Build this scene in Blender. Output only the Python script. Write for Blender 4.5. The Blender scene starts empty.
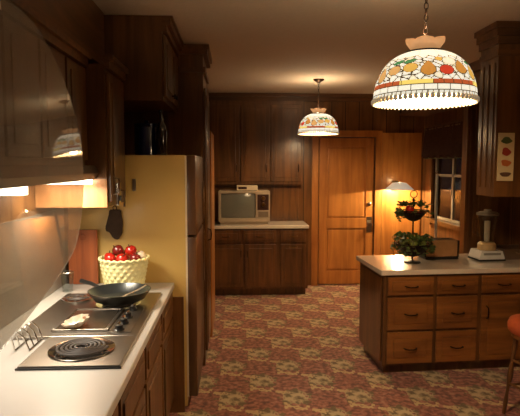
import bpy, bmesh, math, random
from mathutils import Vector, Matrix, noise
random.seed(4)
PI = math.pi
scene = bpy.context.scene
COL = scene.collection
scene.view_settings.view_transform = 'Standard'
scene.view_settings.look = 'None'
scene.view_settings.gamma = 1
scene.view_settings.use_curve_mapping = False
scene.view_settings.exposure = 0.2

# ------------------------------------------------------------------ materials
def srgb(r, g, b):
    f = lambda c: (c/255/12.92) if c/255 <= .04045 else ((c/255+.055)/1.055)**2.4
    return (f(r), f(g), f(b), 1)

def newmat(name):
    m = bpy.data.materials.new(name); m.use_nodes = True
    nt = m.node_tree
    return m, nt, nt.nodes['Principled BSDF']

def plain(name, col, rough=.5, metal=0, coat=0, var=.12, scale=14, bump=0, trans=0, emit=None, es=0, ior=None, alpha=None):
    m, nt, b = newmat(name)
    N, L = nt.nodes, nt.links
    tc = N.new('ShaderNodeTexCoord'); no = N.new('ShaderNodeTexNoise')
    no.inputs['Scale'].default_value = scale; no.inputs['Detail'].default_value = 4
    L.new(tc.outputs['Object'], no.inputs['Vector'])
    mx = N.new('ShaderNodeMix'); mx.data_type = 'RGBA'
    mx.inputs['A'].default_value = tuple(c*(1-var) for c in col[:3])+(1,)
    mx.inputs['B'].default_value = tuple(min(1, c*(1+var)) for c in col[:3])+(1,)
    L.new(no.outputs['Fac'], mx.inputs['Factor']); L.new(mx.outputs['Result'], b.inputs['Base Color'])
    b.inputs['Roughness'].default_value = rough; b.inputs['Metallic'].default_value = metal
    b.inputs['Coat Weight'].default_value = coat; b.inputs['Coat Roughness'].default_value = .12
    b.inputs['Transmission Weight'].default_value = trans
    if ior: b.inputs['IOR'].default_value = ior
    if emit: b.inputs['Emission Color'].default_value = emit; b.inputs['Emission Strength'].default_value = es
    if bump:
        bp = N.new('ShaderNodeBump'); bp.inputs['Strength'].default_value = bump; bp.inputs['Distance'].default_value = .01
        L.new(no.outputs['Fac'], bp.inputs['Height']); L.new(bp.outputs['Normal'], b.inputs['Normal'])
    return m

def wood(name, c0, c1, grain='z', plank=None, plank_axis='x', rough=.38, coat=.25, scale=1.0):
    """stained pine: long grain streaks, soft mottling, optional plank grooves"""
    m, nt, b = newmat(name); N, L = nt.nodes, nt.links
    tc = N.new('ShaderNodeTexCoord'); mp = N.new('ShaderNodeMapping')
    s = {'x': (1.2, 16, 16), 'y': (16, 1.2, 16), 'z': (16, 16, 1.2)}[grain]
    mp.inputs['Scale'].default_value = tuple(v*scale for v in s)
    L.new(tc.outputs['Object'], mp.inputs['Vector'])
    n1 = N.new('ShaderNodeTexNoise'); n1.inputs['Scale'].default_value = 1; n1.inputs['Detail'].default_value = 6
    n1.inputs['Distortion'].default_value = .8
    L.new(mp.outputs['Vector'], n1.inputs['Vector'])
    n2 = N.new('ShaderNodeTexNoise'); n2.inputs['Scale'].default_value = 2.3; n2.inputs['Detail'].default_value = 3
    L.new(tc.outputs['Object'], n2.inputs['Vector'])
    ad = N.new('ShaderNodeMath'); ad.operation = 'MULTIPLY_ADD'
    L.new(n1.outputs['Fac'], ad.inputs[0]); ad.inputs[1].default_value = .65
    ms = N.new('ShaderNodeMath'); ms.operation = 'MULTIPLY'; L.new(n2.outputs['Fac'], ms.inputs[0]); ms.inputs[1].default_value = .35
    L.new(ms.outputs[0], ad.inputs[2])
    cr = N.new('ShaderNodeValToRGB')
    cr.color_ramp.elements[0].position = .36; cr.color_ramp.elements[0].color = c0
    cr.color_ramp.elements[1].position = .64; cr.color_ramp.elements[1].color = c1
    L.new(ad.outputs[0], cr.inputs['Fac'])
    out = cr.outputs['Color']
    if plank:
        sx = N.new('ShaderNodeSeparateXYZ'); L.new(tc.outputs['Object'], sx.inputs[0])
        dv = N.new('ShaderNodeMath'); dv.operation = 'DIVIDE'; L.new(sx.outputs[{'x': 0, 'y': 1, 'z': 2}[plank_axis]], dv.inputs[0]); dv.inputs[1].default_value = plank
        fr = N.new('ShaderNodeMath'); fr.operation = 'FRACT'; L.new(dv.outputs[0], fr.inputs[0])
        lt = N.new('ShaderNodeMath'); lt.operation = 'LESS_THAN'; L.new(fr.outputs[0], lt.inputs[0]); lt.inputs[1].default_value = .06
        mx = N.new('ShaderNodeMix'); mx.data_type = 'RGBA'; L.new(lt.outputs[0], mx.inputs['Factor'])
        L.new(out, mx.inputs['A']); mx.inputs['B'].default_value = tuple(c*.3 for c in c0[:3])+(1,)
        fl = N.new('ShaderNodeMath'); fl.operation = 'FLOOR'; L.new(dv.outputs[0], fl.inputs[0])
        wn = N.new('ShaderNodeTexWhiteNoise'); wn.noise_dimensions = '1D'; L.new(fl.outputs[0], wn.inputs['W'])
        hs = N.new('ShaderNodeHueSaturation')
        mr = N.new('ShaderNodeMapRange'); mr.inputs['To Min'].default_value = .75; mr.inputs['To Max'].default_value = 1.2
        L.new(wn.outputs['Value'], mr.inputs['Value']); L.new(mr.outputs[0], hs.inputs['Value'])
        L.new(mx.outputs['Result'], hs.inputs['Color']); out = hs.outputs['Color']
    L.new(out, b.inputs['Base Color'])
    b.inputs['Roughness'].default_value = rough; b.inputs['Coat Weight'].default_value = coat
    b.inputs['Coat Roughness'].default_value = .2
    return m

DK = wood('dark_pine', srgb(76, 49, 26), srgb(122, 81, 42), rough=.3, coat=.4)
DKH = wood('dark_pine_horizontal', srgb(76, 49, 26), srgb(122, 81, 42), grain='x')
DKY = wood('dark_pine_lengthwise', srgb(76, 49, 26), srgb(122, 81, 42), grain='y')
PANEL = wood('pine_panelling', srgb(94, 61, 31), srgb(134, 90, 46), plank=.19, rough=.3, coat=.4)
PANELY = wood('pine_panelling_side', srgb(94, 61, 31), srgb(134, 90, 46), plank=.19, plank_axis='y', rough=.45)
DRAW = wood('drawer_pine', srgb(108, 66, 30), srgb(160, 104, 50), grain='x')
DOOR = wood('door_pine', srgb(158, 98, 42), srgb(194, 130, 62), rough=.4)
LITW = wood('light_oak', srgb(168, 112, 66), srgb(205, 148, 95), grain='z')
CEIL = plain('textured_ceiling', srgb(206, 196, 176), .9, var=.07, scale=40, bump=.4)
LAM = plain('white_laminate', srgb(190, 184, 176), .42, coat=.12, var=.03)
LAMI = plain('cream_laminate', srgb(226, 216, 198), .2, coat=.5, var=.04)
STEEL = plain('stainless_steel', srgb(168, 160, 150), .28, metal=1, var=.06, scale=5)
CHROME = plain('chrome', srgb(225, 222, 215), .1, metal=1, var=.02)
BRASS = plain('antique_brass', srgb(120, 92, 52), .35, metal=1)
BRONZE = plain('dark_bronze', srgb(52, 38, 26), .4, metal=.8)
BLACK = plain('black_enamel', srgb(26, 26, 27), .35, coat=.3)
IRON = plain('coil_grey', srgb(74, 64, 58), .55)
PAN = plain('skillet_grey', srgb(48, 50, 50), .3, metal=.4, coat=.3)
FRIDGE = plain('harvest_gold_enamel', srgb(208, 176, 104), .35, coat=.3, var=.02)
HOODM = plain('hood_brown_enamel', srgb(70, 58, 46), .3, coat=.3)
SPLASH = plain("backsplash_laminate", srgb(132, 122, 110), .3, var=.06)
IVORY = plain('ivory_plastic', srgb(214, 200, 172), .45)
WICK = plain('cream_wicker', srgb(246, 238, 178), .6, var=.1, scale=60)
RED = plain('apple_red', srgb(190, 38, 26), .25, coat=.4, var=.25, scale=20)
DRED = plain('apple_dark_red', srgb(120, 28, 24), .25, coat=.4, var=.25, scale=20)
GRN = plain('leaf_green', srgb(74, 96, 42), .5, var=.35, scale=25)
GRN2 = plain('fruit_green', srgb(126, 140, 62), .4, var=.25, scale=25)
STEM = plain('stem_brown', srgb(70, 48, 28), .8)
CREAM = plain('cream_ceramic', srgb(226, 208, 184), .3, coat=.4, var=.06)
TVB = plain('tv_silver_beige', srgb(176, 160, 136), .45)
TVD = plain('tv_control_dark', srgb(60, 34, 24), .3)
SCR = plain('tv_screen_glass', srgb(112, 114, 104), .12, coat=.8, var=.03)
NAVY = plain('navy_enamel', srgb(24, 30, 66), .2, coat=.6)
DGLASS = plain('dark_bottle_glass', srgb(26, 16, 14), .08, coat=.8)
CURT = plain('brown_curtain', srgb(74, 46, 34), .9, var=.4, scale=30)
VINYL = plain('rust_vinyl', srgb(176, 84, 48), .42, coat=.15, var=.1)
PAPER = plain('paper_cream', srgb(206, 186, 142), .8, var=.05)
WHITEP = plain('white_plastic', srgb(232, 230, 224), .3, coat=.3)
GLASS = plain('clear_glass', (.95, .97, .96, 1), .03, trans=1, ior=1.45, var=0)
MITT = plain('dark_quilted_cloth', srgb(58, 44, 34), .9, var=.4, scale=50, bump=.3)
def flatcol(n, c): return plain(n, c, .8, var=.1)
P_OR, P_GR, P_RD, P_PU = flatcol('print_orange', srgb(180, 96, 40)), flatcol('print_green', srgb(84, 96, 50)), flatcol('print_red', srgb(150, 50, 34)), flatcol('print_brown', srgb(96, 64, 44))

def fres(N, L):
    # same reflectance seen from either side of a thin sheet
    fr = N.new('ShaderNodeFresnel'); g = N.new('ShaderNodeNewGeometry'); mr = N.new('ShaderNodeMapRange')
    mr.inputs['To Min'].default_value = 1.5; mr.inputs['To Max'].default_value = 1/1.5
    L.new(g.outputs['Backfacing'], mr.inputs['Value']); L.new(mr.outputs[0], fr.inputs['IOR'])
    return fr

# thin clear acrylic, slightly milky, seen with real reflections
def acrylic():
    m, nt, b = newmat('clear_acrylic'); N, L = nt.nodes, nt.links
    N.remove(b)
    out = N['Material Output']
    tr = N.new('ShaderNodeBsdfTransparent'); tr.inputs['Color'].default_value = (.80, .79, .76, 1)
    gl = N.new('ShaderNodeBsdfGlossy'); gl.inputs['Roughness'].default_value = .03
    df = N.new('ShaderNodeBsdfDiffuse'); df.inputs['Color'].default_value = (.62, .56, .48, 1)
    fr = fres(N, L)
    n = N.new('ShaderNodeTexNoise'); n.inputs['Scale'].default_value = 2.5
    tc = N.new('ShaderNodeTexCoord'); L.new(tc.outputs['Object'], n.inputs['Vector'])
    mr = N.new('ShaderNodeMapRange'); L.new(n.outputs['Fac'], mr.inputs['Value']); mr.inputs['To Min'].default_value = .16; mr.inputs['To Max'].default_value = .30
    m0 = N.new('ShaderNodeMixShader'); L.new(mr.outputs[0], m0.inputs[0]); L.new(tr.outputs[0], m0.inputs[1]); L.new(df.outputs[0], m0.inputs[2])
    m1 = N.new('ShaderNodeMixShader'); L.new(fr.outputs[0], m1.inputs[0]); L.new(m0.outputs[0], m1.inputs[1]); L.new(gl.outputs[0], m1.inputs[2])
    L.new(m1.outputs[0], out.inputs['Surface'])
    return m
ACR = acrylic()

def thin_glass(name='thin_window_glass'):
    m, nt, b = newmat(name); N, L = nt.nodes, nt.links
    N.remove(b)
    tr = N.new('ShaderNodeBsdfTransparent'); tr.inputs['Color'].default_value = (.9, .92, .92, 1)
    gl = N.new('ShaderNodeBsdfGlossy'); gl.inputs['Roughness'].default_value = .04
    fr = fres(N, L)
    m1 = N.new('ShaderNodeMixShader'); L.new(fr.outputs[0], m1.inputs[0]); L.new(tr.outputs[0], m1.inputs[1]); L.new(gl.outputs[0], m1.inputs[2])
    L.new(m1.outputs[0], N['Material Output'].inputs['Surface'])
    return m
WGL = thin_glass()

def emitter(name, col, s):
    m, nt, b = newmat(name); N, L = nt.nodes, nt.links
    b.inputs['Base Color'].default_value = (.8, .8, .8, 1)
    b.inputs['Emission Color'].default_value = col; b.inputs['Emission Strength'].default_value = s
    return m

def carpet():
    m, nt, b = newmat('floral_carpet'); N, L = nt.nodes, nt.links
    tc = N.new('ShaderNodeTexCoord')
    def math_(op, a, bb=None, c=None):
        n = N.new('ShaderNodeMath'); n.operation = op
        for i, v in enumerate((a, bb, c)):
            if v is None: continue
            if isinstance(v, (int, float)): n.inputs[i].default_value = v
            else: L.new(v, n.inputs[i])
        return n.outputs[0]
    sx = N.new('ShaderNodeSeparateXYZ'); L.new(tc.outputs['Object'], sx.inputs[0])
    X, Y = sx.outputs[0], sx.outputs[1]
    fine = N.new('ShaderNodeTexNoise'); fine.inputs['Scale'].default_value = 26; fine.inputs['Detail'].default_value = 4
    L.new(tc.outputs['Object'], fine.inputs['Vector'])
    base = N.new('ShaderNodeValToRGB'); e = base.color_ramp.elements
    e[0].position = .38; e[0].color = srgb(100, 60, 48); e[1].position = .66; e[1].color = srgb(176, 126, 106)
    mid = base.color_ramp.elements.new(.52); mid.color = srgb(150, 92, 74)
    L.new(fine.outputs['Fac'], base.inputs['Fac'])
    col = base.outputs['Color']
    W, H = .46, .60
    for k, (ox, oy) in enumerate(((0, 0), (.5, .5))):
        u = math_('FRACT', math_('ADD', math_('DIVIDE', X, W), ox)); v = math_('FRACT', math_('ADD', math_('DIVIDE', Y, H), oy))
        cb = N.new('ShaderNodeCombineXYZ'); L.new(u, cb.inputs[0]); L.new(v, cb.inputs[1]); cb.inputs[2].default_value = 3.7*0
        nz = N.new('ShaderNodeTexNoise'); nz.inputs['Scale'].default_value = 9; nz.inputs['Detail'].default_value = 4
        L.new(cb.outputs[0], nz.inputs['Vector'])
        # the bloom
        du = math_('SUBTRACT', u, .46); dv = math_('SUBTRACT', v, .56)
        r = math_('SQRT', math_('ADD', math_('MULTIPLY', math_('MULTIPLY', du, du), 1.0), math_('MULTIPLY', math_('MULTIPLY', dv, dv), 1.6)))
        rr = math_('ADD', r, math_('MULTIPLY', math_('SUBTRACT', nz.outputs['Fac'], .5), .55))
        msk = math_('LESS_THAN', rr, .24)
        fc = N.new('ShaderNodeValToRGB'); f = fc.color_ramp.elements
        f[0].position = .42; f[0].color = srgb(104, 88, 56); f[1].position = .56; f[1].color = srgb(190, 172, 132)
        L.new(nz.outputs['Fac'], fc.inputs['Fac'])
        mx = N.new('ShaderNodeMix'); mx.data_type = 'RGBA'; L.new(msk, mx.inputs['Factor']); L.new(col, mx.inputs['A']); L.new(fc.outputs['Color'], mx.inputs['B'])
        # trailing stem
        d2 = math_('ABSOLUTE', math_('SUBTRACT', math_('SUBTRACT', v, .28), math_('MULTIPLY', math_('SUBTRACT', u, .5), -.25)))
        s1 = math_('ADD', d2, math_('MULTIPLY', math_('SUBTRACT', nz.outputs['Fac'], .5), .4))
        s2 = math_('MULTIPLY', math_('LESS_THAN', math_('ABSOLUTE', s1), .035), math_('LESS_THAN', math_('ABSOLUTE', math_('SUBTRACT', u, .55)), .30))
        m2 = N.new('ShaderNodeMix'); m2.data_type = 'RGBA'; L.new(s2, m2.inputs['Factor']); L.new(mx.outputs['Result'], m2.inputs['A']); m2.inputs['B'].default_value = srgb(196, 174, 126)
        col = m2.outputs['Result']
    L.new(col, b.inputs['Base Color']); b.inputs['Roughness'].default_value = .95
    b.inputs['Sheen Weight'].default_value = .2
    bp = N.new('ShaderNodeBump'); bp.inputs['Strength'].default_value = .4; bp.inputs['Distance'].default_value = .01
    pf = N.new('ShaderNodeTexNoise'); pf.inputs['Scale'].default_value = 180; L.new(tc.outputs['Object'], pf.inputs['Vector'])
    L.new(pf.outputs['Fac'], bp.inputs['Height']); L.new(bp.outputs['Normal'], b.inputs['Normal'])
    return m
CARPET = carpet()

# ------------------------------------------------------------------ mesh helpers
class MB:
    def __init__(s): s.bm = bmesh.new()
    def box(s, x0, x1, y0, y1, z0, z1, bev=0, M=None):
        r = bmesh.ops.create_cube(s.bm, size=1)
        vs = r['verts']
        for v in vs:
            v.co = Vector(((x0+x1)/2+v.co.x*(x1-x0), (y0+y1)/2+v.co.y*(y1-y0), (z0+z1)/2+v.co.z*(z1-z0)))
        if bev:
            es = list({e for v in vs for e in v.link_edges})
            q = bmesh.ops.bevel(s.bm, geom=es, offset=bev, segments=2, affect='EDGES', profile=.6)
            vs = list({v for f in q['faces'] for v in f.verts} | {v for v in vs if v.is_valid})
        if M: bmesh.ops.transform(s.bm, matrix=M, verts=vs)
        return s
    def tube(s, pts, r, seg=10, closed=False):
        pts = [Vector(p) for p in pts]; n = len(pts); rings = []
        rad = r if isinstance(r, (list, tuple)) else [r]*n
        up = None
        for i, p in enumerate(pts):
            if closed: t = pts[(i+1) % n]-pts[i-1]
            else: t = pts[min(i+1, n-1)]-pts[max(i-1, 0)]
            t.normalize()
            if up is None: up = t.orthogonal().normalized()
            up = (up-t*up.dot(t))
            if up.length < 1e-5: up = t.orthogonal()
            up.normalize(); w = t.cross(up)
            rings.append([s.bm.verts.new(p+(up*math.cos(a)+w*math.sin(a))*rad[i]) for a in [2*PI*k/seg for k in range(seg)]])
        for i in range(n if closed else n-1):
            A, B = rings[i], rings[(i+1) % n]
            for k in range(seg): s.bm.faces.new((A[k], A[(k+1) % seg], B[(k+1) % seg], B[k]))
        if not closed:
            s.bm.faces.new(rings[0][::-1]); s.bm.faces.new(rings[-1])
        return s
    def lathe(s, prof, seg=32, c=(0, 0, 0), wob=None, cap=True):
        rings = []
        for (r, z) in prof:
            if r < 1e-6: rings.append([s.bm.verts.new((c[0], c[1], c[2]+z))])
            else:
                ring = []
                for k in range(seg):
                    a = 2*PI*k/seg; q, dz = (wob(a, r, z) if wob else (r, 0))
                    ring.append(s.bm.verts.new((c[0]+q*math.cos(a), c[1]+q*math.sin(a), c[2]+z+dz)))
                rings.append(ring)
        for A, B in zip(rings, rings[1:]):
            for k in range(seg):
                j = (k+1) % seg
                if len(A) == 1 and len(B) > 1: s.bm.faces.new((A[0], B[k], B[j]))
                elif len(B) == 1 and len(A) > 1: s.bm.faces.new((A[k], A[j], B[0]))
                elif len(A) > 1: s.bm.faces.new((A[k], A[j], B[j], B[k]))
        return s
    def ball(s, c, r, sc=(1, 1, 1), sub=2, lump=0, seed=0):
        q = bmesh.ops.create_icosphere(s.bm, subdivisions=sub, radius=1)
        for v in q['verts']:
            f = 1+lump*noise.noise(v.co*1.8+Vector((seed, 0, 0)))
            v.co = Vector((c[0]+v.co.x*r*sc[0]*f, c[1]+v.co.y*r*sc[1]*f, c[2]+v.co.z*r*sc[2]*f))
        return s
    def prism(s, poly, axis, a0, a1):
        def P(u, v, w): return {'x': (w, u, v), 'y': (u, w, v), 'z': (u, v, w)}[axis]
        A = [s.bm.verts.new(P(u, v, a0)) for u, v in poly]; B = [s.bm.verts.new(P(u, v, a1)) for u, v in poly]
        n = len(poly); s.bm.faces.new(A[::-1]); s.bm.faces.new(B)
        for k in range(n): s.bm.faces.new((A[k], A[(k+1) % n], B[(k+1) % n], B[k]))
        return s
    def build(s, name, mat, parent=None, smooth=False, M=None, label=None):
        if M: bmesh.ops.transform(s.bm, matrix=M, verts=s.bm.verts)
        bmesh.ops.recalc_face_normals(s.bm, faces=s.bm.faces)
        me = bpy.data.meshes.new(name); s.bm.to_mesh(me); s.bm.free()
        me.materials.append(mat)
        if smooth:
            for p in me.polygons: p.use_smooth = True
            try: me.set_sharp_from_angle(angle=math.radians(38))
            except Exception: pass
        o = bpy.data.objects.new(name, me); COL.objects.link(o)
        if parent: o.parent = parent
        if label: o['label'] = label
        return o

def tag(o, label=None, cat=None, group=None, kind=None):
    if label: o['label'] = label
    if cat: o['category'] = cat
    if group: o['group'] = group
    if kind: o['kind'] = kind
    return o
def thing(name, label, cat, loc=(0, 0, 0), rz=0, group=None):
    o = bpy.data.objects.new(name, None); COL.objects.link(o); o.empty_display_size = .1
    o.location = loc; o.rotation_euler = (0, 0, rz)
    return tag(o, label, cat, group)
def struct(o): o['kind'] = 'structure'; return o
def kids(o): return [c for c in bpy.data.objects if c.parent == o]
def dup(root, loc, rz=None, label=None):
    def cp(o, par):
        c = o.copy(); COL.objects.link(c)
        c.parent = par
        for ch in kids(o): 
            if ch is not c: cp(ch, c)
        return c
    src = root; r = cp(src, None); r.location = loc
    if rz is not None: r.rotation_euler = (0, 0, rz)
    if label: r['label'] = label
    return r
def light(name, loc, e, col, r=.05, typ='POINT', size=None, rot=None, par=None):
    l = bpy.data.lights.new(name, typ); l.energy = e; l.color = col
    if typ == 'AREA':
        l.shape = 'RECTANGLE'; l.size, l.size_y = size
    else: l.shadow_soft_size = r
    o = bpy.data.objects.new(name, l); COL.objects.link(o); o.location = loc
    if rot: o.rotation_euler = rot
    if par: o.parent = par
    return o

# ------------------------------------------------------------------ camera (eye 1.68 m)
EYE = Vector((0, 0, 1.68)); FPX = 520
cam_d = bpy.data.cameras.new('camera'); cam = bpy.data.objects.new('camera', cam_d); COL.objects.link(cam)
cam_d.sensor_width = 36; cam_d.lens = 36.0*FPX/520; cam_d.clip_start = .05
yaw, pitch = math.atan(26/520), math.atan(43/520)
cam.location = EYE; cam.rotation_euler = (PI/2-pitch, 0, -yaw)
scene.camera = cam

# ------------------------------------------------------------------ room shell
XL, XR, YN, YB, H = -1.12, 2.62, -1.6, 7.12, 2.64
XF = -.33            # left wall past the refrigerator recess
struct(MB().box(XL-.1, XR+.1, YN-.1, YB+.1, -.1, 0).build('floor', CARPET))
struct(MB().box(XL-.1, XR+.1, YN-.1, YB+.1, H, H+.1).build('ceiling', CEIL))
wl = MB(); wl.box(XL-.1, XL, YN-.1, 4.9, 0, H); wl.box(XL, XF, 4.9, YB+.1, 0, H)
struct(wl.build('wall_left', PANELY))
struct(MB().box(XL-.1, XR+.1, YN-.1, YN, 0, H).build('wall_near', PANEL))
# back wall with the door opening
DX0, DX1, DZ = 1.16, 1.95, 2.06
wb = MB(); wb.box(XF, DX0, YB, YB+.1, 0, H); wb.box(DX1, XR+.1, YB, YB+.1, 0, H); wb.box(DX0, DX1, YB, YB+.1, DZ, H)
struct(wb.build('wall_back', PANEL))
# right wall with a window opening
WY0, WY1, WZ0, WZ1 = 5.62, 6.72, .98, 2.12
wr = MB(); wr.box(XR, XR+.1, YN-.1, WY0, 0, H); wr.box(XR, XR+.1, WY1, YB+.1, 0, H)
wr.box(XR, XR+.1, WY0, WY1, 0, WZ0); wr.box(XR, XR+.1, WY0, WY1, WZ1, H)
struct(wr.build('wall_right', PANELY))
# crown trims
def crown(x0, x1, y0, y1, n):  # stepped moulding run
    pass
t = MB(); t.box(XF, XR, YB-.035, YB, H-.10, H); t.box(XF, XR, YB-.07, YB-.03, H-.045, H)
struct(t.build('trim_1', DKH))
t = MB(); t.box(2.28, XR, 3.98, YB-.07, 2.34, H); t.box(2.24, 2.28, 3.98, YB-.07, H-.09, H); t.box(2.26, 2.28, 3.98, YB-.07, 2.34, 2.38)
struct(t.build('trim_2', DKY))
struct(MB().box(XF, .0, YB-.015, YB, 0, .1).build('baseboard_back', DKH))
struct(MB().box(DX1+.095, XR-.03, YB-.034, YB-.019, 0, .1).build('baseboard_right', DKH))

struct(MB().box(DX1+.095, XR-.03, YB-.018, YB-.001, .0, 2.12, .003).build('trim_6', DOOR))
# back door
d = thing('door_1', 'closed brown pine back door with brass knob and deadbolt', 'door', (DX0, YB+.01, 0)); d['kind'] = 'structure'
W = DX1-DX0
lf = MB(); lf.box(.015, W-.015, .02, .05, .015, DZ-.01)
lf.box(.015, .12, 0, .02, .015, DZ-.01, .004); lf.box(W-.12, W-.015, 0, .02, .015, DZ-.01, .004)
for z0, z1 in ((.015, .2), (.80, .94), (DZ-.13, DZ-.01)): lf.box(.12, W-.12, 0, .02, z0, z1, .004)
lf.build('door_leaf', DOOR, d)
for z0, z1 in ((.22, .78), (.96, DZ-.15)):
    MB().box(.14, W-.14, .006, .03, z0, z1, .01).build('door_panel', DOOR, d)
cs = MB(); cs.box(-.09, .0, -.03, -.01, 0, DZ+.09, .004); cs.box(W, W+.09, -.03, -.01, 0, DZ+.09, .004); cs.box(0, W, -.03, -.01, DZ, DZ+.09, .004)
cs.build('door_casing', DOOR, d)
kn = MB(); RX = Matrix.Rotation(PI/2, 4, 'X')
kn.lathe([(0, -.0), (.032, 0), (.032, .006), (.012, .012), (.012, .03), (.026, .04), (.032, .055), (.024, .07), (0, .074)], 24)
kn.build('door_knob', STEEL, d, True, Matrix.Translation((W-.07, 0, .86)) @ RX)
kn = MB().box(-.035, .035, -.004, .0, .76, .98, .001); kn.build('knob_plate', STEEL, d, M=Matrix.Translation((W-.07, 0, -.02)))
kn = MB(); kn.lathe([(0, 0), (.028, 0), (.026, .02), (.012, .026), (0, .027)], 24)
kn.build('deadbolt', STEEL, d, True, Matrix.Translation((W-.07, 0, 1.14)) @ RX)

# open door leaf folded against the left wall, its lit edge towards us
d = thing('door_2', 'open wooden door leaf seen edge-on past the refrigerator', 'door', (-.235, 4.95, 0)); d['kind'] = 'structure'
MB().box(-.02, .02, 0, .76, .015, 2.0, .002).build('door_leaf', DOOR, d)
for z in (.25, 1.75): MB().box(-.022, -.02, .70, .76, z, z+.09).build('hinge', BRASS, d)

# window
w = thing('window_1', 'dark night window with brown frame', 'window', (XR, 0, 0)); w['kind'] = 'structure'
f = MB(); f.box(-.03, .02, WY0-.08, WY0, WZ0-.08, WZ1+.08); f.box(-.03, .02, WY1, WY1+.08, WZ0-.08, WZ1+.08)
f.box(-.03, .02, WY0, WY1, WZ1, WZ1+.08); f.box(-.07, .02, WY0-.08, WY1+.08, WZ0-.05, WZ0)
f.build('window_frame', DK, w)
PGL = thin_glass('old_window_pane')
for nd in PGL.node_tree.nodes:
    if nd.type == 'MAP_RANGE': nd.inputs['To Min'].default_value = 1.12; nd.inputs['To Max'].default_value = 1/1.12
s_ = MB()
for y in (WY0+.02, (WY0+WY1)/2, WY1-.02): s_.box(.02, .05, y-.02, y+.02, WZ0, WZ1)
for z in (WZ0+.02, (WZ0+WZ1)/2, WZ1-.02): s_.box(.02, .05, WY0, WY1, z-.015, z+.015)
s_.build('window_sash', plain('sash_grey', srgb(150, 140, 122), .5), w)
MB().box(.03, .036, WY0, WY1, WZ0, WZ1).build('pane', PGL, w)

# valance curtain
vl = thing('valance_curtain', 'short gathered dark brown valance curtain over the night window', 'curtain', (XR-.09, WY0-.1, 0))
m = MB(); n = 90; L_ = 1.3
top = []; 
rows = []
for j, z in enumerate((2.16, 2.08, 1.98, 1.86, 1.78)):
    row = []
    for i in range(n+1):
        y = L_*i/n
        amp = .012+.012*j
        row.append((math.sin(i*.9)*amp+.01*math.sin(i*.37), y, z+(.018*math.sin(i*.45) if j == 4 else 0)))
    rows.append(row)
for off in (0, .004):
    V = [[m.bm.verts.new((x+off, y, z)) for x, y, z in r] for r in rows]
    for a, b_ in zip(V, V[1:]):
        for i in range(n): m.bm.faces.new((a[i], a[i+1], b_[i+1], b_[i]))
m.build('cloth', CURT, vl, True)
MB().tube([(0, -.03, 2.14), (0, L_+.03, 2.14)], .008).build('curtain_rod', BRASS, vl, True)
fr = MB()
for i in range(33):
    y = .02+i*L_/33.2; fr.ball((.0, y, 1.765), .012, sub=1)
fr.build('ball_fringe', plain('fringe_green', srgb(112, 112, 78), .9), vl)

# ------------------------------------------------------------------ cabinet parts
def front(par, name, x0, x1, z0, z1, mat=DRAW, handle='pull', y=0, hx=None, hz=None, hm=BRONZE, raised=True, pm=None):
    """frame-and-panel front lying in the plane y (facing -y)"""
    w_, h_ = x1-x0, z1-z0
    m = MB(); m.box(x0, x1, y-.02, y-.001, z0, z1, .004)
    o = m.build(name, mat, par)
    b_ = min(.05, h_*.22)
    if raised:
        MB().box(x0+b_, x1-b_, y-.027, y-.0205, z0+b_, z1-b_, .005).build('raised_panel', pm or mat, o)
    if handle == 'pull':
        cx, cz = (hx if hx is not None else (x0+x1)/2), (hz if hz is not None else (z0+z1)/2)
        p = MB(); p.tube([(cx-.05, y-.026, cz), (cx-.045, y-.048, cz), (cx-.02, y-.056, cz-.004), (cx+.02, y-.056, cz-.004), (cx+.045, y-.048, cz), (cx+.05, y-.026, cz)], .005, 8)
        p.build('handle', hm, o, True)
    elif handle == 'knob':
        cx, cz = (hx if hx is not None else x1-.04), (hz if hz is not None else (z0+z1)/2)
        p = MB(); p.lathe([(0, 0), (.007, 0), (.006, .012), (.016, .02), (.014, .028), (0, .03)], 16)
        p.build('knob', hm, o, True, Matrix.Translation((cx, y-.02, cz)) @ RX)
    elif handle == 'vertical':
        cx, cz = hx, hz
        p = MB(); p.tube([(cx, y-.02, cz-.05), (cx, y-.05, cz-.04), (cx, y-.055, cz), (cx, y-.05, cz+.04), (cx, y-.02, cz+.05)], .005, 8)
        p.build('handle', hm, o, True)
    return o

# ------------------------------------------------------------------ television cabinet on the back wall
tvc = thing('base_cabinet', 'dark brown base cabinet under the television with doors and drawers', 'cabinet', (-.325, 6.58, 0))
CW = 1.27
b = MB(); b.box(0, CW, .0, YB-6.58-.016, .09, .87); b.box(.02, CW-.02, .06, .5, 0, .09)
b.build('body', DK, tvc)
front(tvc, 'drawer', .03, .40, .70, .85, DK); front(tvc, 'drawer', .44, .86, .70, .85, DK); front(tvc, 'drawer', .92, 1.24, .70, .85, DK, hz=.775, hm=BRASS)
front(tvc, 'door', .03, .44, .12, .67, DK, 'vertical', hx=.41, hz=.55); front(tvc, 'door', .46, .86, .12, .67, DK, 'vertical', hx=.49, hz=.55)
front(tvc, 'door', .92, 1.24, .12, .67, DK, hz=.635, hm=BRASS)
tag(MB().box(-.33, .955, 6.55, YB-.002, .872, .912, .006).build('countertop', LAMI), 'long cream countertop along the back wall carrying the television', 'countertop')

# tall built-in cupboard over the countertop (flush with the wall)
up = thing('wall_cabinet', 'tall brown wall cupboard above the television with panelled doors', 'cabinet', (-.325, 6.98, 0))
MB().box(0, 1.25, .0, YB-6.98-.04, 1.42, 2.53).build('body', DK, up)
xs = [(.02, .40), (.42, .80), (.82, 1.23)]
for i, (a, c) in enumerate(xs):
    front(up, 'door', a, c, 1.46, 2.48, DK, 'vertical', hx=c-.04, hz=1.64, hm=BRONZE)
ws = thing('wall_panel', 'brown panelled wainscot board between the television and the cupboard', 'panel', (-.325, 7.09, 0))
MB().box(0, 1.25, 0, .028, .914, 1.418).build('board', DK, ws)
for a, c in xs: MB().box(a+.02, c-.02, -.012, -.0005, .95, 1.38, .005).build('raised_panel', DK, ws)

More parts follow.
